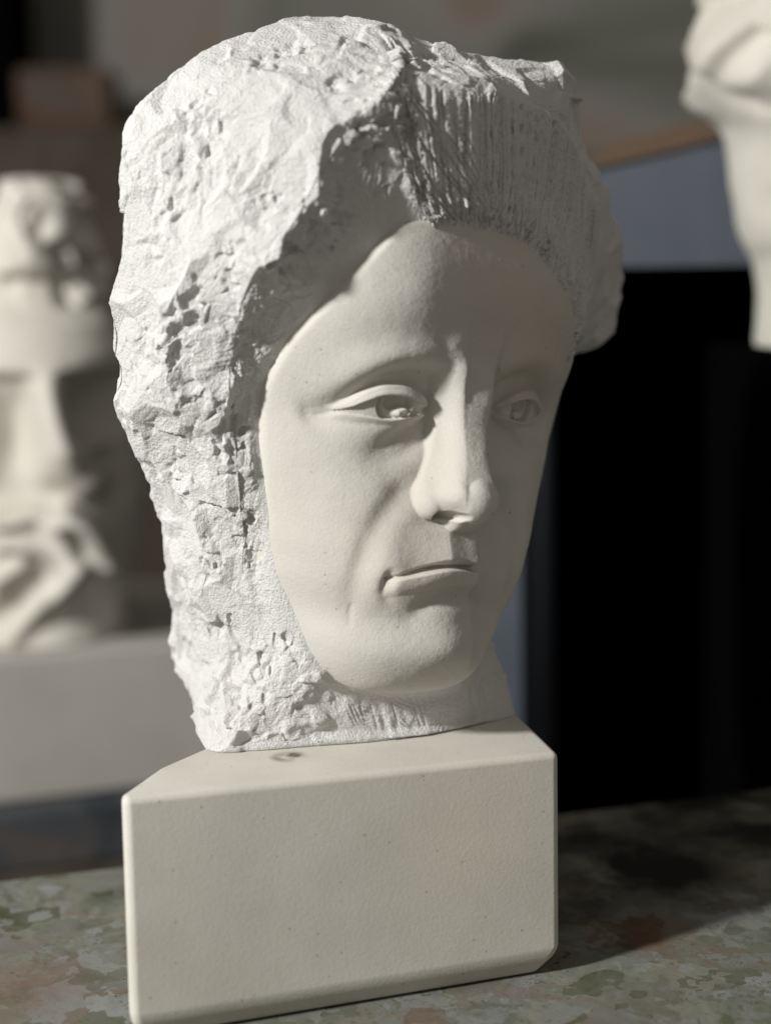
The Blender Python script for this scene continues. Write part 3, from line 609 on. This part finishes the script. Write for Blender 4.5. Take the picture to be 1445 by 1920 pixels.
# blue-grey cabinet with a dark opening, right
cab=empty('cabinet',(.2,.62,-.20)); tag(cab,'blue-grey painted cabinet with a deep black opening and a sloping top','cabinet')
def panel(name,pts,y0,y1,mat,root,bev=.002):
    bm=bmesh.new(); ox,oy,oz=root.location
    a=[bm.verts.new((x-ox,y0-oy,z-oz)) for x,z in pts]; b=[bm.verts.new((x-ox,y1-oy,z-oz)) for x,z in pts]; n=len(pts)
    for i in range(n): bm.faces.new((a[i],a[(i+1)%n],b[(i+1)%n],b[i]))
    fa=bm.faces.new(a[::-1]); fb=bm.faces.new(b); bmesh.ops.recalc_face_normals(bm,faces=bm.faces)
    me=bpy.data.meshes.new(name); bm.to_mesh(me); bm.free(); o=bpy.data.objects.new(name,me); col.objects.link(o); me.materials.append(mat); o.parent=root
    return o
arc=[(.116+.05*(1-math.sin(t)),.346-.05*(1-math.cos(t))) for t in np.linspace(0,math.pi/2,8)]
panel('front_frame',[(.0,-.2),(.0,.388),(.62,.523),(.62,.346)]+arc+[(.116,-.2)],.62,.64,mat_grey,cab)
bm=bmesh.new(); ox,oy,oz=cab.location; prev=None
for t in np.linspace(0,math.pi/2,10):
    x=.1162+.034*math.sin(t); y=.6405+.034*(1-math.cos(t)); a=bm.verts.new((x-ox,y-oy,-.2-oz)); c_=bm.verts.new((x-ox,y-oy,.345-oz))
    if prev: bm.faces.new((prev[0],a,c_,prev[1]))
    prev=(a,c_)
me=bpy.data.meshes.new('rounded_jamb'); bm.to_mesh(me); bm.free(); me.materials.append(mat_grey)
for p in me.polygons: p.use_smooth=True
oj=bpy.data.objects.new('rounded_jamb',me); col.objects.link(oj); oj.parent=cab; sd_=oj.modifiers.new('s','SOLIDIFY'); sd_.thickness=.004
panel('wooden_edge',[(.0,.389),(.0,.406),(.62,.543),(.62,.524)],.615,.66,mat_edge,cab)
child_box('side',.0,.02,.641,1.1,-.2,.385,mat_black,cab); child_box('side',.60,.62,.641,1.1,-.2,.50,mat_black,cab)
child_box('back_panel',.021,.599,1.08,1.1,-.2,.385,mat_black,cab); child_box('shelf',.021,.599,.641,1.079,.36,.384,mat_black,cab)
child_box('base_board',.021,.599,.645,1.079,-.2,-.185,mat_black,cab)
# pedestal with the second head
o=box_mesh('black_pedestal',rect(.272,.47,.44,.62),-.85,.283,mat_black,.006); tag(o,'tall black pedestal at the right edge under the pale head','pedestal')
def disp3(P,n):
    mm=P*1000; v=mm[:,2]; r=sstep(165,185,v)
    d=r*(1.6*facets(mm,44,.3,1.,15)+1.8*fbm(mm,20,3,16))
    for (a,zc) in ((-1.15,200),(-.75,185),(-1.35,245)):
        ang=np.arctan2(n[:,0],-n[:,1]); d+=9*np.exp(-.5*(((ang-a)*90/16)**2+((v-zc)/22)**2))
    d+=.8*fbm(mm,18,2,18); return d*1e-3
ph=lathe('unfinished_head',(.367,.53,.2833),[(0,.072),(.055,.073),(.068,.076),(.08,.083),(.12,.092),(.172,.104),(.184,.112),(.20,.122),(.2226,.127),(.248,.122),(.273,.111),(.31,.09),(.335,.05),(.343,.01)],mat_head2,260,200,disp3,1.1)
tag(ph,'blurred pale unfinished stone head on the black pedestal, cut off by the right edge','sculpture')

# ------------------------------------------------------------------ light, world, camera
w=bpy.data.worlds.new('World'); scene.world=w; w.use_nodes=True
bg=w.node_tree.nodes['Background']; bg.inputs[0].default_value=(1,.93,.85,1); bg.inputs[1].default_value=.205
def area(name,loc,target,size,power,color):
    l=bpy.data.lights.new(name,'AREA'); l.shape='DISK'; l.size=size; l.energy=power; l.color=color
    o=bpy.data.objects.new(name,l); col.objects.link(o); o.location=loc
    o.rotation_euler=(Vector(target)-Vector(loc)).to_track_quat('-Z','Y').to_euler(); return o
LD=Vector((-.775,-.47,.44)).normalized()
tg=Vector((0,.05,.25))
area('key_lamp',tg+LD*2.4,tg,.24,80,(1,.985,.96))
cam=bpy.data.cameras.new('Camera'); co=bpy.data.objects.new('Camera',cam); col.objects.link(co); scene.camera=co
cam.sensor_fit='VERTICAL'; cam.sensor_height=24.; cam.lens=3080./1920*24; cam.clip_end=50; cam.clip_start=.01
p,r=R(8.8),R(.93)
Fv=Vector((0,math.cos(p),-math.sin(p))); R0=Vector((1,0,0)); D0=Vector((0,-math.sin(p),-math.cos(p)))
Rv=math.cos(r)*R0+math.sin(r)*D0; Dv=math.cos(r)*D0-math.sin(r)*R0
mw=Matrix((( Rv.x,-Dv.x,-Fv.x,0),(Rv.y,-Dv.y,-Fv.y,-.77),(Rv.z,-Dv.z,-Fv.z,.357),(0,0,0,1)))
co.matrix_world=mw
cam.dof.use_dof=True; cam.dof.focus_distance=.825; cam.dof.aperture_fstop=cam.lens/1000/.020
scene.view_settings.view_transform='Standard'; scene.view_settings.look='None'; scene.view_settings.exposure=0
